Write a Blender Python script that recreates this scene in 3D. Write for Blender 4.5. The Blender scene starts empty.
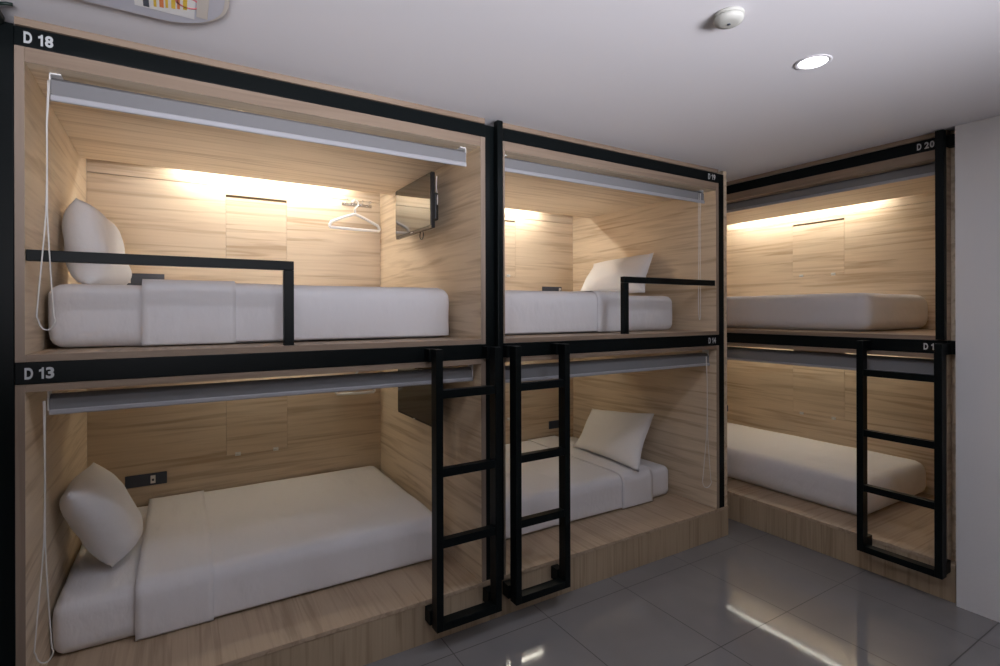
import bpy, bmesh, math, random
from mathutils import Vector, Matrix, noise

random.seed(7)
PI = math.pi
C = bpy.context.scene.collection

# ------------------------------------------------------------------ materials
def nm(name):
    m = bpy.data.materials.new(name)
    m.use_nodes = True
    nt = m.node_tree
    return m, nt, nt.nodes['Principled BSDF']

def plain(name, col, rough=.5, metal=0.0, spec=.5, bump=None):
    m, nt, b = nm(name)
    b.inputs['Base Color'].default_value = (*col, 1)
    b.inputs['Roughness'].default_value = rough
    b.inputs['Metallic'].default_value = metal
    b.inputs['Specular IOR Level'].default_value = spec
    if bump:
        tc = nt.nodes.new('ShaderNodeTexCoord')
        mp = nt.nodes.new('ShaderNodeMapping')
        mp.inputs['Scale'].default_value = bump[2] if len(bump) > 2 else (1, 1, 1)
        n = nt.nodes.new('ShaderNodeTexNoise')
        n.inputs['Scale'].default_value = bump[0]
        n.inputs['Detail'].default_value = 4
        bp = nt.nodes.new('ShaderNodeBump')
        bp.inputs['Strength'].default_value = bump[1]
        bp.inputs['Distance'].default_value = .02
        nt.links.new(tc.outputs['Object'], mp.inputs[0])
        nt.links.new(mp.outputs[0], n.inputs['Vector'])
        nt.links.new(n.outputs['Fac'], bp.inputs['Height'])
        nt.links.new(bp.outputs[0], b.inputs['Normal'])
    return m

def wood(name, axis, light=(.72, .60, .45), dark=(.46, .345, .23), dens=1.0):
    """pale oak laminate, grain running along the given local axis"""
    m, nt, b = nm(name)
    L = nt.links
    tc = nt.nodes.new('ShaderNodeTexCoord')
    oi = nt.nodes.new('ShaderNodeObjectInfo')
    ml = nt.nodes.new('ShaderNodeMath'); ml.operation = 'MULTIPLY'; ml.inputs[1].default_value = 37.0
    L.new(oi.outputs['Random'], ml.inputs[0])
    ad = nt.nodes.new('ShaderNodeVectorMath'); ad.operation = 'ADD'
    L.new(tc.outputs['Object'], ad.inputs[0]); L.new(ml.outputs[0], ad.inputs[1])
    def grain(along, across, detail, dist):
        mp = nt.nodes.new('ShaderNodeMapping')
        s = [across] * 3
        s['xyz'.index(axis)] = along
        mp.inputs['Scale'].default_value = s
        n = nt.nodes.new('ShaderNodeTexNoise')
        n.inputs['Scale'].default_value = 1.0
        n.inputs['Detail'].default_value = detail
        n.inputs['Distortion'].default_value = dist
        L.new(ad.outputs[0], mp.inputs[0]); L.new(mp.outputs[0], n.inputs['Vector'])
        return n.outputs['Fac']
    g1 = grain(.9, 21 * dens, 5, 1.0)
    g2 = grain(2.5, 70 * dens, 2, .2)
    g3 = grain(.8, 4.5, 2, .3)
    def ramp(src, p0, p1):
        r = nt.nodes.new('ShaderNodeMapRange')
        r.inputs['From Min'].default_value = p0; r.inputs['From Max'].default_value = p1
        L.new(src, r.inputs['Value'])
        return r.outputs[0]
    a = ramp(g1, .49, .67); bb = ramp(g2, .4, .75); cc = ramp(g3, .35, .7)
    def mix2(x, y, wx, wy):
        p = nt.nodes.new('ShaderNodeMath'); p.operation = 'MULTIPLY'; p.inputs[1].default_value = wx; L.new(x, p.inputs[0])
        q = nt.nodes.new('ShaderNodeMath'); q.operation = 'MULTIPLY_ADD'; q.inputs[1].default_value = wy; L.new(y, q.inputs[0]); L.new(p.outputs[0], q.inputs[2])
        return q.outputs[0]
    f = mix2(mix2(a, bb, .72, .22), cc, 1.0, .22)
    mx = nt.nodes.new('ShaderNodeMix'); mx.data_type = 'RGBA'
    mx.inputs['A'].default_value = (*light, 1); mx.inputs['B'].default_value = (*dark, 1)
    L.new(f, mx.inputs['Factor'])
    L.new(mx.outputs['Result'], b.inputs['Base Color'])
    b.inputs['Roughness'].default_value = .48
    b.inputs['Specular IOR Level'].default_value = .35
    return m

def emit(name, col, strength):
    m = bpy.data.materials.new(name); m.use_nodes = True
    nt = m.node_tree; nt.nodes.clear()
    e = nt.nodes.new('ShaderNodeEmission'); o = nt.nodes.new('ShaderNodeOutputMaterial')
    e.inputs[0].default_value = (*col, 1); e.inputs[1].default_value = strength
    nt.links.new(e.outputs[0], o.inputs[0])
    return m

def floor_material():
    m, nt, b = nm('glossy_floor_tile')
    L = nt.links
    tc = nt.nodes.new('ShaderNodeTexCoord')
    sp = nt.nodes.new('ShaderNodeSeparateXYZ'); L.new(tc.outputs['Object'], sp.inputs[0])
    def line(sock, off, per, w):
        a = nt.nodes.new('ShaderNodeMath'); a.operation = 'SUBTRACT'; a.inputs[1].default_value = off; L.new(sock, a.inputs[0])
        d = nt.nodes.new('ShaderNodeMath'); d.operation = 'DIVIDE'; d.inputs[1].default_value = per; L.new(a.outputs[0], d.inputs[0])
        f = nt.nodes.new('ShaderNodeMath'); f.operation = 'PINGPONG'; f.inputs[1].default_value = .5; L.new(d.outputs[0], f.inputs[0])
        l = nt.nodes.new('ShaderNodeMath'); l.operation = 'LESS_THAN'; l.inputs[1].default_value = w / per; L.new(f.outputs[0], l.inputs[0])
        return l.outputs[0]
    lx = line(sp.outputs['X'], 1.77, .597, .0028)
    ly = line(sp.outputs['Y'], 1.708, .672, .0028)
    mxl = nt.nodes.new('ShaderNodeMath'); mxl.operation = 'MAXIMUM'; L.new(lx, mxl.inputs[0]); L.new(ly, mxl.inputs[1])
    n = nt.nodes.new('ShaderNodeTexNoise'); n.inputs['Scale'].default_value = 2.2; n.inputs['Detail'].default_value = 5
    n.inputs['Distortion'].default_value = 1.2
    L.new(tc.outputs['Object'], n.inputs['Vector'])
    m1 = nt.nodes.new('ShaderNodeMix'); m1.data_type = 'RGBA'
    m1.inputs['A'].default_value = (*FLOOR_A, 1); m1.inputs['B'].default_value = (*FLOOR_B, 1)
    L.new(n.outputs['Fac'], m1.inputs['Factor'])
    m2 = nt.nodes.new('ShaderNodeMix'); m2.data_type = 'RGBA'; m2.inputs['B'].default_value = (.05, .045, .042, 1)
    L.new(mxl.outputs[0], m2.inputs['Factor']); L.new(m1.outputs['Result'], m2.inputs['A'])
    L.new(m2.outputs['Result'], b.inputs['Base Color'])
    r = nt.nodes.new('ShaderNodeMapRange'); r.inputs['To Min'].default_value = .06; r.inputs['To Max'].default_value = .5
    L.new(mxl.outputs[0], r.inputs['Value']); L.new(r.outputs[0], b.inputs['Roughness'])
    bp = nt.nodes.new('ShaderNodeBump'); bp.inputs['Strength'].default_value = .04; bp.inputs['Distance'].default_value = .01
    n2 = nt.nodes.new('ShaderNodeTexNoise'); n2.inputs['Scale'].default_value = 7; L.new(tc.outputs['Object'], n2.inputs['Vector'])
    L.new(n2.outputs['Fac'], bp.inputs['Height']); L.new(bp.outputs[0], b.inputs['Normal'])
    b.inputs['Specular IOR Level'].default_value = .5
    return m

FLOOR_A = (.19, .185, .188); FLOOR_B = (.25, .242, .24)
W_U = wood('oak_grain_lengthwise', 'x')
W_V = wood('oak_grain_depthwise', 'y')
W_P = wood('oak_platform_top', 'y', (.50, .385, .275), (.335, .245, .165), 1.3)
W_EDGE = wood('oak_edge_band', 'x', (.30, .225, .165), (.22, .155, .11), 1.2)
W_EDGEZ = wood('oak_edge_band_upright', 'z', (.32, .245, .19), (.24, .18, .135), 1.2)
W_Z = wood('oak_riser_upright', 'z', (.47, .365, .25), (.31, .23, .15), 1.6)
W_BACK = wood('oak_wall_cladding', 'x', (.30, .23, .16), (.19, .14, .09))
BLACK = plain('black_powder_coated_steel', (.0035, .0055, .006), .36, 0, .13)
WALL = plain('white_wall_paint', (.72, .71, .715), .85, 0, .2, (60, .05))
CEIL = plain('white_ceiling_paint', (.74, .725, .745), .9, 0, .15)
SHEET = plain('white_cotton_sheet', (.76, .75, .77), .9, 0, .15, (4, .7, (2.0, .7, 1.1)))
PILLOW = plain('white_cotton_pillowcase', (.78, .77, .775), .9, 0, .15, (6, .6, (1, 1, 1)))
BLIND = plain('grey_blind_fabric', (.225, .225, .235), .8, 0, .2)
HEM = plain('pale_aluminium_bar', (.42, .42, .45), .45, .2)
WHITE = plain('white_plastic', (.80, .80, .80), .4)
CORD = plain('white_bead_cord', (.72, .70, .67), .6)
NICKEL = plain('satin_nickel', (.72, .72, .70), .5, .2)
CHROME = plain('chrome', (.75, .75, .75), .18, 1.0)
DARKP = plain('charcoal_plastic', (.050, .062, .088), .45)
SCREEN = plain('black_glossy_screen', (.008, .008, .009), .06, 0, 1.0)
BEZEL = plain('black_gloss_plastic', (.01, .01, .011), .25)
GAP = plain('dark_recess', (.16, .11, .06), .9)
LETTER = plain('pale_grey_lettering', (.55, .57, .58), .6)
IVORY = plain('ivory_rim_plastic', (.62, .58, .53), .5)
GREYBLUE = plain('pale_blue_grey_plastic', (.52, .53, .60), .3)
YELLOW = plain('yellow_print', (.80, .55, .05), .6)
ORANGE = plain('orange_print', (.75, .22, .06), .6)
REDP = plain('pink_red_print', (.72, .20, .22), .6)
GREEN = plain('dark_green_pipe_paint', (.008, .022, .017), .5)
DETECT = plain('grey_white_detector_plastic', (.50, .50, .46), .6)
FLOORM = floor_material()
LED_UP = emit('warm_led_strip_upper', (1, .97, .88), 150)
LED_RUP = emit('warm_led_strip_corner_upper', (1, .97, .88), 115)
LED_LOW = emit('warm_led_strip_lower', (1, .97, .84), 31)
LED_RLOW = emit('warm_led_strip_corner_lower', (1, .97, .84), 36)
LAMPM = emit('cool_white_downlight', (.93, .97, 1.0), 14)

# ------------------------------------------------------------------ mesh helpers
def MB(): return bmesh.new()

def box(bm, x0, x1, y0, y1, z0, z1):
    v = [bm.verts.new(p) for p in ((x0,y0,z0),(x1,y0,z0),(x1,y1,z0),(x0,y1,z0),(x0,y0,z1),(x1,y0,z1),(x1,y1,z1),(x0,y1,z1))]
    for f in ((0,3,2,1),(4,5,6,7),(0,1,5,4),(1,2,6,5),(2,3,7,6),(3,0,4,7)):
        bm.faces.new([v[i] for i in f])
    return bm

def tube(bm, pts, r, n=8, closed=False):
    pts = [Vector(p) for p in pts]
    N = len(pts); rings = []
    up = None
    for i, p in enumerate(pts):
        a = pts[(i-1) % N] if (closed or i > 0) else p
        b = pts[(i+1) % N] if (closed or i < N-1) else p
        t = (b - a).normalized()
        if up is None:
            up = Vector((0,0,1)) if abs(t.z) < .9 else Vector((1,0,0))
        s = t.cross(up)
        if s.length < 1e-4: s = t.orthogonal()
        s.normalize(); w = s.cross(t).normalized(); up = w
        rr = r[i] if isinstance(r, (list, tuple)) else r
        rings.append([bm.verts.new(p + s*rr*math.cos(2*PI*k/n) + w*rr*math.sin(2*PI*k/n)) for k in range(n)])
    M = N if closed else N-1
    for i in range(M):
        A, B = rings[i], rings[(i+1) % N]
        for k in range(n):
            f = bm.faces.new((A[k], A[(k+1)%n], B[(k+1)%n], B[k])); f.smooth = True
    if not closed:
        bm.faces.new(rings[0][::-1]); bm.faces.new(rings[-1])
    return bm

def lathe(bm, prof, c, n=40, axis='z'):
    """prof: list of (radius, height) about a vertical axis through c"""
    rings = []
    for r, h in prof:
        if r < 1e-6:
            rings.append([bm.verts.new((c[0], c[1], c[2]+h))])
        else:
            rings.append([bm.verts.new((c[0]+r*math.cos(2*PI*k/n), c[1]+r*math.sin(2*PI*k/n), c[2]+h)) for k in range(n)])
    for A, B in zip(rings, rings[1:]):
        for k in range(n):
            a = [A[k % len(A)], A[(k+1) % len(A)], B[(k+1) % len(B)], B[k % len(B)]]
            u = []
            for q in a:
                if q not in u: u.append(q)
            if len(u) > 2:
                f = bm.faces.new(u); f.smooth = True
    return bm

def prism_uv(bm, poly, ufun0, ufun1):
    """polygon in (v,z) stretched between two surfaces u=f(v)"""
    a = [bm.verts.new((ufun0(v), v, z)) for v, z in poly]
    b = [bm.verts.new((ufun1(v), v, z)) for v, z in poly]
    n = len(poly)
    bm.faces.new(a); bm.faces.new(b[::-1])
    for i in range(n):
        bm.faces.new((a[i], b[i], b[(i+1)%n], a[(i+1)%n]))
    return bm

class Unit:
    def __init__(s, origin, rot): s.m = Matrix.Translation(origin) @ Matrix.Rotation(rot, 4, 'Z'); s.rot = rot
WORLD = Unit((0,0,0), 0)
LEFT = Unit((0, 2.53, 0), 0)
RIGHT = Unit((3.889, 0, 0), -PI/2)
ORG = {}

def finish(name, bm, mat, loc, bevel=0, smooth=False):
    bmesh.ops.recalc_face_normals(bm, faces=bm.faces[:])
    bmesh.ops.translate(bm, verts=bm.verts[:], vec=-Vector(loc))
    me = bpy.data.meshes.new(name); bm.to_mesh(me); bm.free()
    mats = mat if isinstance(mat, (list, tuple)) else [mat]
    for x in mats: me.materials.append(x)
    if smooth:
        for p in me.polygons: p.use_smooth = True
    o = bpy.data.objects.new(name, me); C.objects.link(o)
    if bevel:
        b = o.modifiers.new('bevel', 'BEVEL'); b.width = bevel; b.segments = 2; b.limit_method = 'ANGLE'; b.angle_limit = math.radians(40)
    return o

def tag(o, label=None, cat=None, group=None, kind=None):
    if label: o['label'] = label
    if cat: o['category'] = cat
    if group: o['group'] = group
    if kind: o['kind'] = kind
    return o

def thing(name, unit, loc, label, cat, group=None):
    o = bpy.data.objects.new(name, None); C.objects.link(o)
    o.empty_display_size = .1
    o.matrix_world = unit.m @ Matrix.Translation(loc)
    ORG[o] = Vector(loc)
    return tag(o, label, cat, group)

def part(root, name, bm, mat, bevel=0, smooth=False, label=None):
    """geometry given in the unit's own frame; becomes a child of root (or of a part of it)"""
    o = finish(name, bm, mat, ORG[root], bevel, smooth)
    o.parent = root
    ORG[o] = ORG[root]
    if label: o['label'] = label
    return o

def single(name, unit, loc, bm, mat, label, cat, group=None, bevel=0, smooth=False):
    o = finish(name, bm, mat, loc, bevel, smooth)
    o.matrix_world = unit.m @ Matrix.Translation(loc)
    ORG[o] = Vector(loc)
    return tag(o, label, cat, group)

def structure(name, bm, mat):
    o = finish(name, bm, mat, (0,0,0))
    return tag(o, kind='structure')

# ------------------------------------------------------------------ room shell
ZC = 2.80
structure('floor', box(MB(), -1.9, 5.7, -1.9, 4.4, -.1, 0), FLOORM)
structure('ceiling', box(MB(), -1.9, 5.7, -1.9, 4.4, ZC+.0015, ZC+.1), CEIL)
structure('wall_left', box(MB(), -1.95, -1.8, -1.8, 2.6, 0, ZC), W_BACK)
structure('wall_front', box(MB(), -1.9, 3.86, -1.95, -1.8, 0, ZC), W_BACK)
structure('wall_right', box(MB(), 3.86, 4.0, -1.9, 1.2235, 0, ZC), WALL)
structure('wall_back', box(MB(), -1.9, -.61, 2.6, 2.7, 0, ZC), WALL)
structure('wall_rear', box(MB(), -.75, 5.7, 4.3, 4.4, 0, ZC), WALL)
structure('wall_far', box(MB(), 5.45, 5.6, 1.1, 4.3, 0, ZC), WALL)

# ------------------------------------------------------------------ pods
ZB = .228          # top of the lower platform
ZM1, ZM2 = 1.4645, 1.545   # middle beam
ZT1, ZT2 = 2.696, 2.7665   # top beam
ZP = 1.573         # top of the upper platform

def lin(a, b, vb): return lambda v: a + (b-a)*v/vb

def pod(unit, u0, u1, out0, out1, vb, led, hatch, upper, label, ledmat, base_u=None):
    """u0,u1 = (front,back) inner wall positions; out0,out1 = outer positions at front"""
    f0 = lin(u0[0], u0[1], vb); f1 = lin(u1[0], u1[1], vb)
    zf = ZP if upper else ZB
    zc = 2.64 if upper else 1.436
    zr = 2.772 if upper else ZM2 - .002
    vc = vb - .245
    root = thing('sleeping_pod', unit, ((out0+out1)/2, vb/2, ZM2 if upper else 0), label, 'sleeping pod', 'plywood sleeping pods')
    e = .0008
    if upper:
        poly = [(0, ZM2+.001), (vb, ZM2+.001), (vb, zr), (.06, zr), (.06, ZT1-.001), (0, ZT1-.001)]
    else:
        poly = [(0, ZB), (vb, ZB), (vb, zr), (.06, zr), (.06, ZM1-.001), (0, ZM1-.001)]
    for (fi, uo, s) in ((f0, out0, -1), (f1, out1, 1)):
        bm = MB()
        prism_uv(bm, poly, fi, lambda v: uo)
        sp_ = part(root, 'side_panel', bm, W_V)
        a_, b_ = (uo, fi(0)) if s < 0 else (fi(0), uo)
        part(sp_, 'edge_band', box(MB(), a_+.0005, b_-.0005, -.0030, -.0004, (ZM2+.0015 if upper else ZB+.0005), (ZT1 if upper else ZM1)-.0015), W_EDGEZ)
    # back panel with an opening for the hatch, plus the strip above the seam
    hu0, hu1, hz0, hz1 = hatch
    zs = zf + (2.612-ZP) if upper else 1.418
    g = .0015
    b0, b1 = u0[1]+e, u1[1]-e
    bm = MB(); y0, y1 = vb, vb+.018
    zl = zf if upper else ZB
    if hu0 > b0:
        box(bm, b0, hu0, y0, y1, zl, zs)
        box(bm, hu1, b1, y0, y1, zl, zs)
        box(bm, hu0, hu1, y0, y1, zl, hz0)
        box(bm, hu0, hu1, y0, y1, hz1, zs)
    part(root, 'back_panel', bm, W_U)
    part(root, 'upper_strip', box(MB(), b0, b1, y0, y1, zs+.004, zr), W_U)
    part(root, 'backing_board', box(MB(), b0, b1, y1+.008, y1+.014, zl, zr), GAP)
    h = part(root, 'hatch_door', box(MB(), hu0+g, hu1-g, y0-.001, y1-.002, hz0+g, hz1-.020), W_U, .001)
    for k in (.18, .80):
        uu = hu0 + (hu1-hu0)*k
        bm = MB(); tube(bm, [(uu-.016, y0-.006, hz0+.002), (uu+.016, y0-.006, hz0+.002)], .007, 10)
        box(bm, uu-.018, uu+.018, y0-.004, y0-.0012, hz0-.010, hz0+.016)
        part(h, 'hinge', bm, NICKEL)
    # ceiling panel: a hollow board leaving a light slot at the back
    ztop_ = (ZT1-.001) if upper else ZM1-.001
    cp_ = part(root, 'ceiling_panel', prism_uv(MB(), [(0, zc), (vc, zc), (vc, ztop_), (0, ztop_)], lambda v: f0(v)+e, lambda v: f1(v)-e), W_U)
    part(cp_, 'edge_band', box(MB(), f0(0)+.001, f1(0)-.001, -.0030, -.0004, zc, ztop_-.0005), W_EDGE)
    if upper:
        part(root, 'roof_panel', box(MB(), out0, out1, 0, vb+.03, zr+.0005, ZC), W_EDGE)
        pl_ = part(root, 'platform', prism_uv(MB(), [(0, ZM2+.001), (vb-.001, ZM2+.001), (vb-.001, ZP), (0, ZP)], lambda v: f0(v)+e, lambda v: f1(v)-e), W_P)
        part(pl_, 'edge_band', box(MB(), f0(0)+.001, f1(0)-.001, -.0030, -.0004, ZM2+.0015, ZP-.0005), W_EDGE)
    else:
        bu0, bu1 = base_u
        bm = box(MB(), bu0, bu1, -.004, vb-.001, ZB-.024, ZB-.0005)
        part(root, 'platform', bm, W_P, .003)
        part(root, 'riser', box(MB(), bu0+.001, bu1-.001, 0, .02, .001, ZB-.0245), W_Z)
    zl_ = zr - .012
    part(root, 'led_strip', box(MB(), led[0], led[1], vb-.112, vb-.098, zl_-.008, zl_-.001), ledmat)
    return root

VB = 1.64
pod(LEFT, (-.483, -.503), (1.42, 1.397), -.511, 1.449, VB, (.0, 1.10), (.276, .681, 2.06, 2.561), True,
    'upper left plywood bunk cubicle, number D 18, with long black safety rail', LED_UP)
pod(LEFT, (1.577, 1.577), (3.46, 3.416), 1.567, 3.489, VB, (1.85, 2.95), (2.313, 2.718, 2.06, 2.590), True,
    'upper middle plywood bunk cubicle with short black rail at its right end', LED_UP)
pod(LEFT, (-.483, -.503), (1.42, 1.397), -.511, 1.449, VB, (.0, 1.10), (.276, .681, .712, 1.345), False,
    'lower left plywood bunk cubicle, number D 13, lit warm behind its raised blind', LED_LOW, (-.60, 1.508))
pod(LEFT, (1.577, 1.577), (3.46, 3.416), 1.567, 3.489, VB, (1.85, 2.95), (2.313, 2.718, .712, 1.345), False,
    'lower middle plywood bunk cubicle behind the second ladder', LED_LOW, (1.5085, 3.60))
VBR = 1.33
pod(RIGHT, (-3.82, -3.82), (-1.30, -1.30), -3.85, -1.272, VBR, (-3.60, -2.15), (-2.94, -2.462, 2.065, 2.582), True,
    'upper plywood bunk cubicle, number D 20, on the right-hand wall', LED_RUP)
pod(RIGHT, (-3.82, -3.82), (-1.30, -1.30), -3.85, -1.272, VBR, (-3.60, -1.95), (-2.94, -2.462, .715, 1.345), False,
    'lower plywood bunk cubicle on the right-hand wall behind a black ladder', LED_RLOW, (-3.85, -1.235))

# ------------------------------------------------------------------ steel frames
def letters(root, txt, u, v, zmid, cap, mat=LETTER):
    """one raised glyph after another, narrow bold capitals of the given height"""
    x = u
    for ch in txt:
        if ch == ' ':
            x += cap*.30; continue
        w = cap*(.36 if ch == '1' else .56)
        bm = MB()
        if ch == '1':
            pts = [(.52, 0), (1, 0), (1, 1), (.62, 1), (.50, .88), (.0, .80), (.0, .62), (.52, .66)]
            a = [bm.verts.new((x + p*w*.9, v-.0006, zmid - cap/2 + q*cap)) for p, q in pts]
            b = [bm.verts.new((x + p*w*.9, v+.0006, zmid - cap/2 + q*cap)) for p, q in pts]
            bm.faces.new(a); bm.faces.new(b[::-1])
            for k in range(len(pts)): bm.faces.new((a[k], b[k], b[(k+1)%len(pts)], a[(k+1)%len(pts)]))
        else:
            cu = bpy.data.curves.new('number', 'FONT'); cu.body = ch; cu.size = 1; cu.extrude = .012; cu.offset = .035
            t = bpy.data.objects.new('tmp', cu); C.objects.link(t)
            me = bpy.data.meshes.new_from_object(t.evaluated_get(bpy.context.evaluated_depsgraph_get()))
            bpy.data.objects.remove(t)
            bm.from_mesh(me)
            xs = [q.co.x for q in bm.verts]; ys = [q.co.y for q in bm.verts]
            x0, x1, y0, y1 = min(xs), max(xs), min(ys), max(ys)
            for q in bm.verts:
                c = q.co.copy()
                q.co = (x + (c.x-x0)/(x1-x0)*w, v - c.z*.05, zmid - cap/2 + (c.y-y0)/(y1-y0)*cap)
        o = finish('letter' if ch.isalpha() else 'digit', bm, mat, ORG[root])
        o.parent = root; ORG[o] = ORG[root]
        o['label'] = 'pale grey ' + ('letter ' if ch.isalpha() else 'digit ') + ch
        x += w + cap*.10

def frame(unit, name, label, posts, beams, nums):
    u_mid = sum((p[0]+p[1])/2 for p in posts)/len(posts)
    root = thing(name, unit, (u_mid, 0, ZB), label, 'bunk frame')
    for (a, b, v0, v1, z0, z1) in posts:
        part(root, 'post', box(MB(), a, b, v0, v1, z0, z1), BLACK, .003)
    bs = []
    for (a, b, v0, v1, z0, z1) in beams:
        bs.append(part(root, 'beam', box(MB(), a, b, v0, v1, z0, z1), BLACK, .002))
    for (i, txt, u, v, z, s) in nums:
        letters(bs[i], txt, u, v, z, s)
    return root

fr = frame(LEFT, 'bunk_rack', 'black steel frame of the long left-hand bunk block, with four bed numbers',
    [(-.60, -.5115, -.004, .05, ZB, 2.771), (1.4495, 1.5665, .0, .05, ZB, 2.7665), (1.505, 1.540, -.044, -.0005, ZB, 2.79), (3.4895, 3.549, -.004, .05, ZB, ZT2)],
    [(-.511, 1.449, -.004, .05, ZT1, ZT2), (1.567, 3.489, -.004, .05, ZT1, ZT2), (-.511, 1.449, -.004, .05, ZM1, ZM2), (1.567, 3.489, -.004, .05, ZM1, ZM2)],
    [(0, 'D 18', -.484, -.005, 2.729, .042), (1, 'D 19', 3.365, -.005, 2.732, .042), (2, 'D 13', -.484, -.005, 1.504, .042), (3, 'D 14', 3.365, -.005, 1.504, .042)])
frame(RIGHT, 'bunk_rack', 'black steel frame of the right-hand bunk block, reaching the white wall corner',
    [(-1.315, -1.272, -.044, -.005, 1.55, 2.795), (-3.90, -3.851, -.004, .05, ZB, ZT2)],
    [(-3.85, -1.272, -.004, .05, ZT1, ZT2), (-1.2715, -1.232, 0, .05, ZT1, ZT2), (-3.85, -1.272, -.004, .05, ZM1, ZM2), (-1.2715, -1.232, 0, .05, ZM1, ZM2)],
    [(0, 'D 20', -1.417, -.005, 2.732, .040), (2, 'D 15', -1.386, -.005, 1.506, .040)])
single('end_panel', LEFT, (3.57, .8, 0), box(MB(), 3.5495, 3.59, 0, 1.66, ZB, 2.798), W_V,
       'tall narrow plywood panel closing the right end of the left-hand bunks', 'panel', bevel=.002)
single('end_panel', RIGHT, (-1.25, .7, 0), box(MB(), -1.2705, -1.234, .051, 1.35, ZB, 2.798), W_V,
       'narrow plywood panel between the right-hand bunks and the white wall', 'panel', bevel=.002)

# ------------------------------------------------------------------ guard rails
def guard_rail(unit, ua, ub, post_u, z1, label):
    z0 = z1 - .041
    root = thing('guard_rail', unit, (post_u, .022, ZP), label, 'safety rail')
    part(root, 'top_bar', box(MB(), ua, ub, .004, .040, z0, z1), BLACK, .002)
    part(root, 'post', box(MB(), post_u-.0215, post_u+.0215, .004, .040, ZP+.0005, z0-.0005), BLACK, .002)
guard_rail(LEFT, -.4815, .444, .4225, 1.958, 'long black safety rail on the edge of the upper left bunk')
guard_rail(LEFT, 2.512, 3.455, 2.5335, 1.957, 'short black safety rail beside the pillow of the upper middle bunk')

# ------------------------------------------------------------------ ladders
def ladder(unit, ra, rb, zs, ztop, label, vf=-.13, w=.038):
    dp = .062
    zbot = zs[-1] - .04
    root = thing('bunk_ladder', unit, ((ra+rb+w)/2, vf, zbot), label, 'ladder', 'black bunk ladders')
    for r in (ra, rb):
        part(root, 'side_rail', box(MB(), r, r+w, vf, vf+dp, zbot, ztop), BLACK, .002)
        part(root, 'top_bracket', box(MB(), r-.012, r+w-.001, vf+dp+.0005, -.0046, ztop-.066, ztop-.001), BLACK, .002)
        part(root, 'bottom_bracket', box(MB(), r-.012, r+w-.001, vf+dp+.0005, -.0046, zbot+.012, zbot+.085), BLACK, .002)
    for z in zs[:-1]:
        part(root, 'rung', box(MB(), ra+w+.0005, rb-.0005, vf+.004, vf+dp-.012, z-.042, z), BLACK, .002)
    part(root, 'rung', box(MB(), ra+w+.0005, rb-.0005, vf, vf+dp, zbot, zs[-1]), BLACK, .002)
ladder(LEFT, 1.091, 1.435, (1.328, .931, .572, .155), 1.535, 'black steel ladder between the left bunks, nearest the camera')
ladder(LEFT, 1.564, 1.906, (1.328, .931, .572, .155), 1.535, 'black steel ladder standing right of the middle post')
ladder(RIGHT, -1.705, -1.293, (1.345, .955, .60, .205), 1.53, 'black steel ladder in front of the right-hand lower bunk', w=.038)

# ------------------------------------------------------------------ bedding
def rbox(u0, u1, v0, v1, z0, z1, r, step=.035, amp=.004, seed=0, keep=None, sag=0.0, fr=5.0):
    """rounded, softly uneven box surface"""
    bm = MB()
    c = Vector(((u0+u1)/2, (v0+v1)/2, (z0+z1)/2)); hlf = Vector(((u1-u0)/2, (v1-v0)/2, (z1-z0)/2))
    cache = {}
    def axis(n0, n1):
        n = max(4, int((n1-n0)/step)); return [n0 + (n1-n0)*i/n for i in range(n+1)]
    ax = [axis(u0, u1), axis(v0, v1), axis(z0, z1)]
    def vert(p):
        k = tuple(round(q, 5) for q in p)
        if k in cache: return cache[k]
        q = Vector(p) - c
        inner = Vector([max(-hlf[i]+r, min(hlf[i]-r, q[i])) for i in range(3)])
        d = q - inner
        if d.length > 1e-6:
            n = d.normalized(); q = inner + n*r
        else: n = Vector((0,0,1))
        P = q + c
        a = noise.noise(Vector((P.x*fr*.6 + seed, P.y*fr, P.z*fr*1.6)))
        b_ = noise.noise(Vector((P.x*fr*2.3 + seed*3, P.y*fr*2.0, P.z*fr*2.2)))
        P = P + n*(amp*a + amp*.4*b_)
        P.z = max(P.z, z0)
        cache[k] = bm.verts.new(P); return cache[k]
    for d in range(3):
        o = [i for i in range(3) if i != d]
        for side in (0, 1):
            nrm = [0,0,0]; nrm[d] = 1 if side else -1
            if keep and not keep(tuple(nrm)): continue
            for i in range(len(ax[o[0]])-1):
                for j in range(len(ax[o[1]])-1):
                    vs = []
                    for (di, dj) in ((0,0),(1,0),(1,1),(0,1)):
                        p = [0,0,0]; p[d] = ax[d][-1] if side else ax[d][0]
                        p[o[0]] = ax[o[0]][i+di]; p[o[1]] = ax[o[1]][j+dj]
                        vs.append(vert(p))
                    if len(set(vs)) == 4:
                        f = bm.faces.new(vs); f.smooth = True
    return bm

def outward(bm):
    bmesh.ops.recalc_face_normals(bm, faces=bm.faces[:])
    return bm

def shell(o, t):
    s = o.modifiers.new('thickness', 'SOLIDIFY'); s.thickness = t; s.offset = -1
    return o

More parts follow.
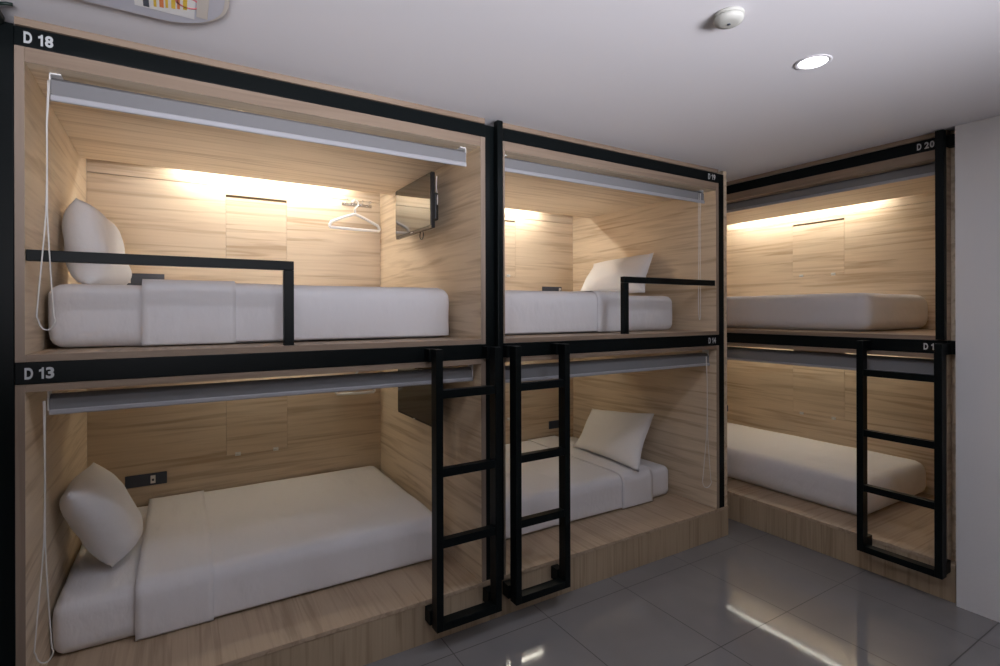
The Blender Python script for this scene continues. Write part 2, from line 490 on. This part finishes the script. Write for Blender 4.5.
def bed(unit, u0, u1, v0, v1, z0, z1, lab_m, seed, duvet=None, band=None, lab_d='', r=.05):
    m = single('mattress', unit, ((u0+u1)/2, (v0+v1)/2, z0), rbox(u0, u1, v0, v1, z0, z1, r, amp=.004, seed=seed), SHEET, lab_m, 'mattress', 'single mattresses in white sheets')
    if duvet:
        side = duvet[2]           # +1: open towards -u (pillow at -u)
        ks = lambda n: n not in ((0,0,-1), (0,1,0), (-side,0,0))
        t = .018
        root = thing('duvet', unit, ((duvet[0]+duvet[1])/2, (v0+v1)/2, z0), lab_d, 'duvet', 'white duvets')
        a, b = duvet[0], duvet[1]
        # a deeper rounding box whose open sides are dropped
        if side > 0: bm = rbox(a-.08, b, v0-t, v1+.08, z0-.055, z1+t, r+.012, amp=.0035, seed=seed, keep=ks)
        else: bm = rbox(a, b+.08, v0-t, v1+.08, z0-.055, z1+t, r+.012, amp=.0035, seed=seed, keep=ks)
        for (co, no) in (((a,0,0),(-1,0,0)), ((b,0,0),(1,0,0)), ((0,v1-.004,0),(0,1,0)), ((0,0,z0+.012),(0,0,-1))):
            if (side > 0 and co[0] == b and no[0] == 1) or (side < 0 and co[0] == a and no[0] == -1): continue
            bmesh.ops.bisect_plane(bm, geom=bm.verts[:]+bm.edges[:]+bm.faces[:], plane_co=co, plane_no=no, clear_outer=True)
        orient(bm, ((a+b)/2, (v0+v1)/2, (z0+z1)/2))
        o = finish_keep('cover', bm, SHEET, ORG[root]); o.parent = root; ORG[o] = ORG[root]; shell(o, .006)
        if band:
            a2, b2 = band
            bm = rbox(a2-.08, b2+.08, v0-t-.010, v1+.08, z0-.055, z1+t+.011, r+.018, amp=.0035, seed=seed, keep=lambda n: n not in ((0,0,-1),(0,1,0),(1,0,0),(-1,0,0)))
            for (co, no) in (((a2,0,0),(-1,0,0)), ((b2,0,0),(1,0,0)), ((0,v1-.004,0),(0,1,0)), ((0,0,z0+.006),(0,0,-1))):
                bmesh.ops.bisect_plane(bm, geom=bm.verts[:]+bm.edges[:]+bm.faces[:], plane_co=co, plane_no=no, clear_outer=True)
            orient(bm, ((a2+b2)/2, (v0+v1)/2, (z0+z1)/2))
            o = finish_keep('folded_edge', bm, SHEET, ORG[root]); o.parent = root; ORG[o] = ORG[root]; shell(o, .006)
    return m

def orient(bm, c):
    c = Vector(c)
    bm.normal_update()
    fl = [f for f in bm.faces if f.normal.dot(f.calc_center_median() - c) < 0]
    if fl: bmesh.ops.reverse_faces(bm, faces=fl)

def finish_keep(name, bm, mat, loc):
    bmesh.ops.translate(bm, verts=bm.verts[:], vec=-Vector(loc))
    me = bpy.data.meshes.new(name); bm.to_mesh(me); bm.free(); me.materials.append(mat)
    for p in me.polygons: p.use_smooth = True
    o = bpy.data.objects.new(name, me); C.objects.link(o)
    return o

YU, YL = .275, .385
bed(LEFT, -.474, 1.358, YU, 1.625, ZP+.001, 1.848, 'sheeted mattress of the upper left bunk, under the long safety rail', 1,
    (-.145, 1.376, 1), (-.145, .225), 'white duvet on the upper left bunk, its folded edge under the long safety rail', .06)
bed(LEFT, -.478, 1.352, YL, 1.625, ZB+.001, .468, 'sheeted mattress of the lower left bunk, nearest the camera', 2,
    (-.178, 1.368, 1), (-.178, .135), 'large white duvet on the lower left bunk, nearest the camera', .055)
bed(LEFT, 1.635, 3.335, YU, 1.625, ZP+.001, 1.846, 'sheeted mattress of the upper middle bunk, under the short safety rail', 3,
    (1.615, 2.78, -1), (2.50, 2.78), 'white duvet on the upper middle bunk, left of its tilted pillow', .06)
bed(LEFT, 1.635, 3.405, YL, 1.625, ZB+.001, .468, 'sheeted mattress of the lower middle bunk, behind the second ladder', 4,
    (1.615, 3.165, -1), (2.84, 3.165), 'white duvet on the lower middle bunk, behind the second ladder', .05)
bed(RIGHT, -3.75, -1.805, .260, 1.318, ZP+.001, 1.855, 'white mattress of the upper right-hand bunk, bare at its rounded end', 5, None, r=.085)
bed(RIGHT, -3.75, -1.820, .260, 1.318, ZB+.001, .500, 'white mattress of the lower right-hand bunk, behind the ladder', 6, None, r=.085)

def pillow(unit, cs, t, label, seed, pinch=.07, pw=2.4):
    """cs: four 3-D corners (00,10,11,01) in unit frame"""
    c00, c10, c11, c01 = [Vector(c) for c in cs]
    nrm = (c10-c00).cross(c01-c00).normalized()
    N = 26
    bm = MB(); grid = {}
    for s in (1, -1):
        for i in range(N+1):
            for j in range(N+1):
                x = i/N*2-1; y = j/N*2-1
                edge = (abs(x) > .9999 or abs(y) > .9999)
                if edge and s == -1:
                    grid[(s,i,j)] = grid[(1,i,j)]; continue
                # sides draw in between the pointed corners
                xx = x*(1-pinch*(1-y*y)); yy = y*(1-pinch*(1-x*x))
                a, b = (xx+1)/2, (yy+1)/2
                P = c00*(1-a)*(1-b) + c10*a*(1-b) + c11*a*b + c01*(1-a)*b
                h = max(0, (1-abs(x)**pw))**.6 * max(0, (1-abs(y)**pw))**.6
                w = noise.noise(Vector((x*1.7+seed, y*1.7, s*2.0)))*.10 + noise.noise(Vector((x*4+seed, y*4+seed, s)))*.05
                P = P + nrm*s*t*.5*h*(1+w)
                P = P + nrm*.02*noise.noise(Vector((x*.9+seed*2, y*.9, 0)))
                grid[(s,i,j)] = bm.verts.new(P)
    for s in (1, -1):
        for i in range(N):
            for j in range(N):
                vs = [grid[(s,i,j)], grid[(s,i+1,j)], grid[(s,i+1,j+1)], grid[(s,i,j+1)]]
                if s < 0: vs.reverse()
                f = bm.faces.new(vs); f.smooth = True
    loc = (c00+c10)/2
    return single('pillow', unit, tuple(loc), bm, PILLOW, label, 'pillow', 'white pillows', smooth=True)

def L3(x, y, z): return (x, y-2.53, z)
# corners: near-bottom, far-bottom, far-top, near-top
pillow(LEFT, [L3(-.350,2.98,1.853), L3(-.275,3.50,1.853), L3(-.385,3.64,2.20), L3(-.420,3.20,2.280)], .19,
       'white pillow leaning on the left wall of the upper left bunk', 1, .02, 4.5)
pillow(LEFT, [L3(-.285,3.12,.500), L3(-.205,3.52,.505), L3(-.412,3.62,.905), L3(-.408,2.87,.950)], .23,
       'plump white pillow leaning in the lower left bunk, nearest the camera', 2, .015, 3.4)
pillow(LEFT, [L3(3.16,2.96,1.875), L3(3.00,3.60,1.875), L3(3.375,3.81,2.185), L3(3.375,3.06,2.215)], .20,
       'white pillow tilted on the right wall of the upper middle bunk', 3)
pillow(LEFT, [L3(2.960,2.840,.507), L3(3.02,3.70,.512), L3(3.385,3.85,.79), L3(3.375,3.06,.872)], .16,
       'white pillow tilted on the right wall of the lower middle bunk', 4)

# ------------------------------------------------------------------ roller blinds
def blind(unit, ua, ub, v, zc, r, zhem, hh, label, cord_u=None, cord_z=None, gap=.03, cord_v=None):
    if cord_v is None: cord_v = v-r-.012
    root = thing('roller_blind', unit, ((ua+ub)/2, v, zc), label, 'roller blind', 'grey roller blinds raised above the beds')
    bm = MB(); tube(bm, [(ua, v+.004, zc), (ub, v+.004, zc)], r, 28)
    part(root, 'fabric_roll', bm, BLIND)
    part(root, 'fabric_flap', box(MB(), ua, ub, v-r, v-r+.002, zhem+hh*.4, zc+r*.45), BLIND)
    bm = MB()
    pr = [(-.007, -hh/2+.004), (-.004, -hh/2), (.004, -hh/2), (.007, -hh/2+.004), (.007, hh/2-.004), (.004, hh/2), (-.004, hh/2), (-.007, hh/2-.004)]
    prism_uv(bm, [(v-r+a, zhem+b) for a, b in pr], lambda q: ua, lambda q: ub)
    part(root, 'hem_bar', bm, HEM)
    top = 2.6395 if zc > 2 else 1.4355
    for u, s in ((ua, -1), (ub, 1)):
        bm = MB()
        box(bm, min(u+s*.001, u+s*.006), max(u+s*.001, u+s*.006), v-.028, v+.028, zc-.03, top)
        box(bm, min(u-s*.03, u+s*.006), max(u-s*.03, u+s*.006), v-.028, v+.028, max(top-.006, zc+r+.001), top)
        part(root, 'bracket', bm, WHITE, .001)
    if cord_u is not None:
        cu = cord_u; zt = zc + r*.3; n = 40; pts = []
        for i in range(n+1):
            k = i/n; z = zt + (cord_z + .05 - zt)*k
            w = .0025 + (gap-.0025)*max(0, (k-.55)/.45)**1.3 if gap > .02 else gap
            pts.append((cu - w + .004*math.sin(k*5), v-r-.006 + (cord_v-v+r+.006)*min(1, k*5), z))
        w = gap
        for i in range(1, 12):
            a = PI*i/12
            pts.append((cu - w*math.cos(a), cord_v, cord_z + .05 - .05*math.sin(a)))
        for i in range(n, -1, -1):
            k = i/n; z = zt + (cord_z + .05 - zt)*k
            w = .0025 + (gap-.0025)*max(0, (k-.55)/.45)**1.3 if gap > .02 else gap
            pts.append((cu + w*.8, v-r-.006 + (cord_v-v+r+.006)*min(1, k*5), z))
        bm = MB(); tube(bm, pts, .0026, 6)
        part(root, 'pull_cord', bm, CORD)
    return root
VBL = .085
blind(LEFT, -.418, 1.355, VBL, 2.592, .037, 2.541, .024, 'grey roller blind in the upper left bunk, above the long safety rail', -.421, 1.662, .025, -.006)
blind(LEFT, 1.60, 3.385, VBL, 2.598, .036, 2.550, .022, 'grey roller blind in the upper middle bunk, above the short safety rail', 3.330, 1.66, .010, .047)
blind(LEFT, -.425, 1.395, VBL, 1.385, .030, 1.348, .020, 'grey roller blind in the lower left bunk, under number D 13', -.438, .41, .026)
blind(LEFT, 1.60, 3.442, VBL, 1.370, .036, 1.320, .020, 'grey roller blind in the lower middle bunk, above its pillow cord', 3.400, .39, .052)
blind(RIGHT, -3.5, -1.345, VBL, 2.605, .033, 2.563, .020, 'grey roller blind of the upper right-hand bunk, under number D 20')
blind(RIGHT, -3.5, -1.345, VBL, 1.383, .040, 1.325, .018, 'grey roller blind of the lower right-hand bunk, behind the ladder top', -1.32, .42, .008)

# ------------------------------------------------------------------ televisions
def tv(ua, va, vb_, z0, z1, wall, label, cable):
    root = thing('television', LEFT, (wall, (va+vb_)/2, z0), label, 'television', 'small wall televisions')
    part(root, 'casing', box(MB(), ua+.004, ua+.030, va, vb_, z0, z1), BEZEL, .004)
    part(root, 'screen', box(MB(), ua, ua+.0035, va+.008, vb_-.008, z0+.016, z1-.008), SCREEN)
    bm = MB(); box(bm, ua+.031, ua+.060, va+.012, vb_-.10, z0+.05, z1-.12)
    part(root, 'rear_housing', bm, BEZEL, .01)
    zc = (z0+z1)/2; vm = (va+vb_)/2
    bm = MB(); box(bm, ua+.061, wall-.008, vm-.05, vm+.05, zc-.05, zc+.05); box(bm, wall-.0075, wall-.002, vm-.07, vm+.07, zc-.08, zc+.08)
    part(root, 'wall_mount', bm, BEZEL, .003)
    bm = MB(); tube(bm, [(ua-.0005, vm-.012, z0+.008), (ua-.0005, vm+.012, z0+.008)], .002, 8)
    part(root, 'indicator', bm, WHITE)
    if cable:
        pts = []
        for i in range(19):
            a = 2*PI*i/18
            pts.append((ua+.045, vm-.06+.028*math.sin(a), z0-.012+.028*math.cos(a)))
        bm = MB(); tube(bm, pts[:-1], .004, 8, closed=True)
        part(root, 'cable', bm, BEZEL)
        pts = [(ua+.05, va+.02+.01*math.sin(i*.7), z1-.02-.022*i) for i in range(9)]
        bm = MB(); tube(bm, pts, .003, 8)
        part(root, 'cable', bm, CORD, label='pale cable')
tv(1.30, 2.935-2.53, 3.550-2.53, 2.238, 2.580, 1.404, 'black glossy television high on the right wall of the upper left bunk', True)
tv(1.30, 2.900-2.53, 3.515-2.53, 1.022, 1.362, 1.404, 'black television in the lower left bunk, behind the ladder rail', False)

# ------------------------------------------------------------------ hook rails and hangers
def hook_rail(unit, ua, ub, vb, z, label):
    root = thing('hook_rail', unit, ((ua+ub)/2, vb, z), label, 'hook rail', 'chrome hook rails')
    part(root, 'rail_plate', box(MB(), ua, ub, vb-.007, vb-.001, z-.012, z+.012), CHROME, .002)
    n = 4
    for i in range(n):
        u = ua + (ub-ua)*(i+.5)/n
        bm = MB(); tube(bm, [(u, vb-.0075, z+.002), (u, vb-.025, z+.006), (u, vb-.042, z+.010), (u, vb-.055, z+.012), (u, vb-.064, z+.020), (u, vb-.068, z+.030)], .004, 8)
        part(root, 'hook', bm, CHROME)
def hanger(unit, uc, v, zhook, w, drop, label, yaw=0.0):
    root = thing('clothes_hanger', unit, (uc, v, zhook), label, 'clothes hanger', 'white plastic clothes hangers')
    def P(a, z): return (uc + a*math.cos(yaw), v + a*math.sin(yaw), zhook + z)
    zb = -drop
    sh = -.095
    pts = [P(0, sh)]
    for t in (.25, .5, .75, .92): pts.append(P(w*t, sh + (zb+.035-sh)*t**1.15))
    pts += [P(w*.99, zb+.022), P(w, zb+.008), P(w*.97, zb)]
    right = pts[1:]
    left = [P(-w*t, sh + (zb+.035-sh)*t**1.15) for t in (.25, .5, .75, .92)] + [P(-w*.99, zb+.022), P(-w, zb+.008), P(-w*.97, zb)]
    loop = [P(0, sh)] + right + [P(w*.5, zb-.002), P(0, zb-.003), P(-w*.5, zb-.002)] + left[::-1]
    bm = MB(); tube(bm, loop, .0115, 10, closed=True)
    part(root, 'frame', bm, WHITE)
    hk = [P(0, sh+.008), P(0, -.05), P(.012, -.035), P(.024, -.018), P(.024, .0), P(.012, .013), P(-.004, .015), P(-.02, .006), P(-.026, -.008)]
    bm = MB(); tube(bm, hk, .008, 10)
    part(root, 'hook', bm, WHITE)
hook_rail(LEFT, 1.085, 1.325, VB, 2.578, 'chrome hook rail on the back of the upper left bunk')
hanger(LEFT, 1.179, VB-.0485, 2.592, .20, .212, 'white plastic hanger on the hook rail of the upper left bunk', .05)
hook_rail(LEFT, 1.085, 1.325, VB, 1.27, 'chrome hook rail hidden behind the blind of the lower left bunk')
hanger(LEFT, 1.179, VB-.0485, 1.284, .145, .197, 'white plastic hanger half seen below the blind of the lower left bunk', -.15)
hook_rail(RIGHT, -1.95, -1.70, VBR, 1.30, 'chrome hook rail on the back of the lower right-hand bunk')
hanger(RIGHT, -1.727, VBR-.0485, 1.314, .145, .155, 'white plastic hanger seen through the right-hand ladder', 0)

# ------------------------------------------------------------------ socket plates
def socket(unit, ua, ub, vb, z0, z1, pk, label):
    root = thing('socket_panel', unit, ((ua+ub)/2, vb, z0), label, 'power socket', 'dark socket panels on the back walls')
    part(root, 'face_plate', box(MB(), ua, ub, vb-.012, vb-.0005, z0, z1), DARKP, .003)
    u = ua + (ub-ua)*pk; zc = (z0+z1)/2
    o = part(root, 'outlet', box(MB(), u-.014, u+.014, vb-.015, vb-.0122, zc-.026, zc+.026), WHITE, .002)
    bm = MB(); box(bm, u-.006, u+.006, vb-.0165, vb-.0151, zc-.010, zc+.004)
    part(o, 'slot', bm, DARKP)
socket(LEFT, -.309, -.079, VB, .583, .662, .66, 'dark socket panel beside the pillow of the lower left bunk')
socket(LEFT, -.316, -.090, VB, 1.905, 1.982, .12, 'dark socket panel behind the pillow of the upper left bunk')
socket(LEFT, 3.029, 3.264, VB, 1.895, 1.970, .90, 'dark socket panel left of the pillow in the upper middle bunk')
socket(LEFT, 3.105, 3.335, VB, .563, .640, .66, 'dark socket panel half behind the second ladder, lower middle bunk')
socket(RIGHT, -3.74, -3.665, VBR, .605, .672, .3, 'small dark socket panel at the left edge of the lower right-hand bunk')

# ------------------------------------------------------------------ ceiling things
def downlight(x, y, label):
    root = thing('downlight', WORLD, (x, y, ZC), label, 'ceiling light', 'recessed round downlights')
    bm = MB(); lathe(bm, [(.055, 0), (.070, 0), (.071, -.002), (.068, -.004), (.057, -.0035), (.055, 0)], (x, y, ZC), 48)
    part(root, 'rim', bm, CEIL)
    bm = MB(); lathe(bm, [(0, -.0025), (.0545, -.0025), (.0545, .0005), (0, .0005)], (x, y, ZC), 48)
    part(root, 'diffuser', bm, LAMPM)
    li = bpy.data.lights.new('downlight_lamp', 'AREA'); li.shape = 'DISK'; li.size = .10
    li.energy = DOWN_W; li.color = (.84, .88, 1.0)
    lo = bpy.data.objects.new('lamp', li); C.objects.link(lo)
    lo.location = (0, 0, -.008); lo.parent = root
DOWN_W = 5.0
downlight(2.336, 1.225, 'round lit downlight in the ceiling in front of the bunks')
downlight(.42, 1.225, 'round downlight above the left bunks, outside the top of the picture')
downlight(2.336, -.75, 'round downlight behind the camera, right')
downlight(.42, -.75, 'round downlight behind the camera, left')

bm = MB()
c = (1.700, 1.187, ZC)
root = thing('smoke_detector', WORLD, c, 'round off-white smoke detector on the ceiling', 'smoke detector')
lathe(bm, [(0, 0), (.052, 0), (.053, -.003), (.052, -.009), (0, -.009)], c, 40)
part(root, 'base', bm, DETECT)
bm = MB(); lathe(bm, [(0, -.0095), (.049, -.0095), (.051, -.018), (.046, -.029), (.028, -.034), (0, -.035)], c, 40)
part(root, 'cover', bm, DETECT)
bm = MB(); lathe(bm, [(0, -.0345), (.006, -.0352), (.006, -.037), (0, -.037)], (c[0]+.0, c[1], c[2]), 16)
part(root, 'sensor_cap', bm, DARKP)

# rounded ceiling fixture at the top edge, a pale tray in an ivory rim with a printed sticker
def stadium(x0, x1, y0, y1, r, z0, z1, n=14):
    bm = MB(); pts = []
    for (cx, cy, a0) in ((x1-r, y1-r, 0), (x0+r, y1-r, PI/2), (x0+r, y0+r, PI), (x1-r, y0+r, 1.5*PI)):
        for i in range(n+1):
            a = a0 + PI/2*i/n; pts.append((cx+r*math.cos(a), cy+r*math.sin(a)))
    a = [bm.verts.new((p[0], p[1], z0)) for p in pts]; b = [bm.verts.new((p[0], p[1], z1)) for p in pts]
    bm.faces.new(a); bm.faces.new(b[::-1])
    for i in range(len(pts)):
        bm.faces.new((a[i], a[(i+1)%len(pts)], b[(i+1)%len(pts)], b[i]))
    return bm
root = thing('ceiling_fixture', WORLD, (-.35, 2.08, ZC), 'rounded pale ceiling fixture with a colourful sticker, cut by the top edge', 'ceiling fixture')
part(root, 'rim', stadium(-.85, .145, 1.76, 2.245, .21, ZC-.022, ZC-.001), IVORY, .004)
tray = part(root, 'tray', stadium(-.835, .130, 1.775, 2.230, .196, ZC-.026, ZC-.0225), GREYBLUE)
st = part(root, 'sticker', box(MB(), -.13, .045, 1.86, 2.165, ZC-.028, ZC-.0262), WHITE, label='white printed sticker with coloured bars')
for i in range(6):
    x = -.075 + i*.017
    part(st, 'printed_bar', box(MB(), x, x+(.012 if i % 2 else .008), 1.98, 2.14-.006*i, ZC-.0290, ZC-.0282), (YELLOW, ORANGE)[i % 3 == 1])
part(st, 'dark_bar', box(MB(), -.105, -.088, 1.98, 2.155, ZC-.0290, ZC-.0282), DARKP)
bm = MB(); lathe(bm, [(.030, -.0282), (.038, -.0282), (.038, -.0290), (.030, -.0290), (.030, -.0282)], (.025, 2.06, ZC), 28)
part(st, 'printed_ring', bm, REDP)
part(root, 'end_cover', box(MB(), .050, .085, 1.84, 2.14, ZC-.030, ZC-.0262), IVORY, .002)

root = thing('ceiling_pipe', WORLD, (-.555, 2.2, ZC-.026), 'dark green pipe on the ceiling at the top left corner', 'pipe')
bm = MB(); tube(bm, [(-.556, -1.79, ZC-.026), (-.556, 2.515, ZC-.026)], .024, 20)
part(root, 'pipe', bm, GREEN)
bm = MB(); tube(bm, [(-.5315, 2.41, ZC-.022), (-.505, 2.41, ZC-.014), (-.490, 2.41, ZC-.014)], .006, 8)
part(root, 'clamp_bolt', bm, GREEN)

# ------------------------------------------------------------------ lights
def area(name, loc, target, sx, sy, w, col, spread=PI):
    li = bpy.data.lights.new(name, 'AREA'); li.shape = 'RECTANGLE'; li.size = sx; li.size_y = sy
    li.energy = w; li.color = col; li.spread = spread
    o = bpy.data.objects.new(name, li); C.objects.link(o)
    o.location = loc
    o.rotation_euler = (Vector(target) - Vector(loc)).to_track_quat('-Z', 'Y').to_euler()
    return o
area('added_ceiling_fill', (.7, -1.6, 1.75), (.95, 1.4, 3.15), 3.8, .7, 46, (.925, .92, 1.0), math.radians(58))  # unseen lamp added behind the camera to brighten the ceiling and upper bunks

wd = bpy.data.worlds.new('World'); bpy.context.scene.world = wd
wd.use_nodes = True
wd.node_tree.nodes['Background'].inputs[0].default_value = (.5, .5, .55, 1)
wd.node_tree.nodes['Background'].inputs[1].default_value = .1

# ------------------------------------------------------------------ camera
YAW, F, V0, ROLL = 1.0228, 523.7, -21.4, -.0028
cam = bpy.data.cameras.new('camera'); co = bpy.data.objects.new('camera', cam); C.objects.link(co)
cam.sensor_width = 36; cam.lens = F/1000*36; cam.shift_y = V0/1000
fw = Vector((math.cos(YAW), math.sin(YAW), 0)); rt = Vector((math.sin(YAW), -math.cos(YAW), 0)); up = Vector((0,0,1))
cx = rt*math.cos(ROLL) + up*math.sin(ROLL); cy = -rt*math.sin(ROLL) + up*math.cos(ROLL)
M = Matrix((cx, cy, -fw)).transposed().to_4x4()
co.matrix_world = Matrix.Translation((0, 0, 1.7255)) @ M
cam.clip_start = .02
sc = bpy.context.scene
sc.camera = co
sc.view_settings.view_transform = 'Standard'
sc.view_settings.look = 'None'
sc.view_settings.gamma = 1
sc.view_settings.use_curve_mapping = False
sc.view_settings.exposure = 0
sc.cycles.use_denoising = True
sc.cycles.max_bounces = 10
sc.cycles.diffuse_bounces = 6
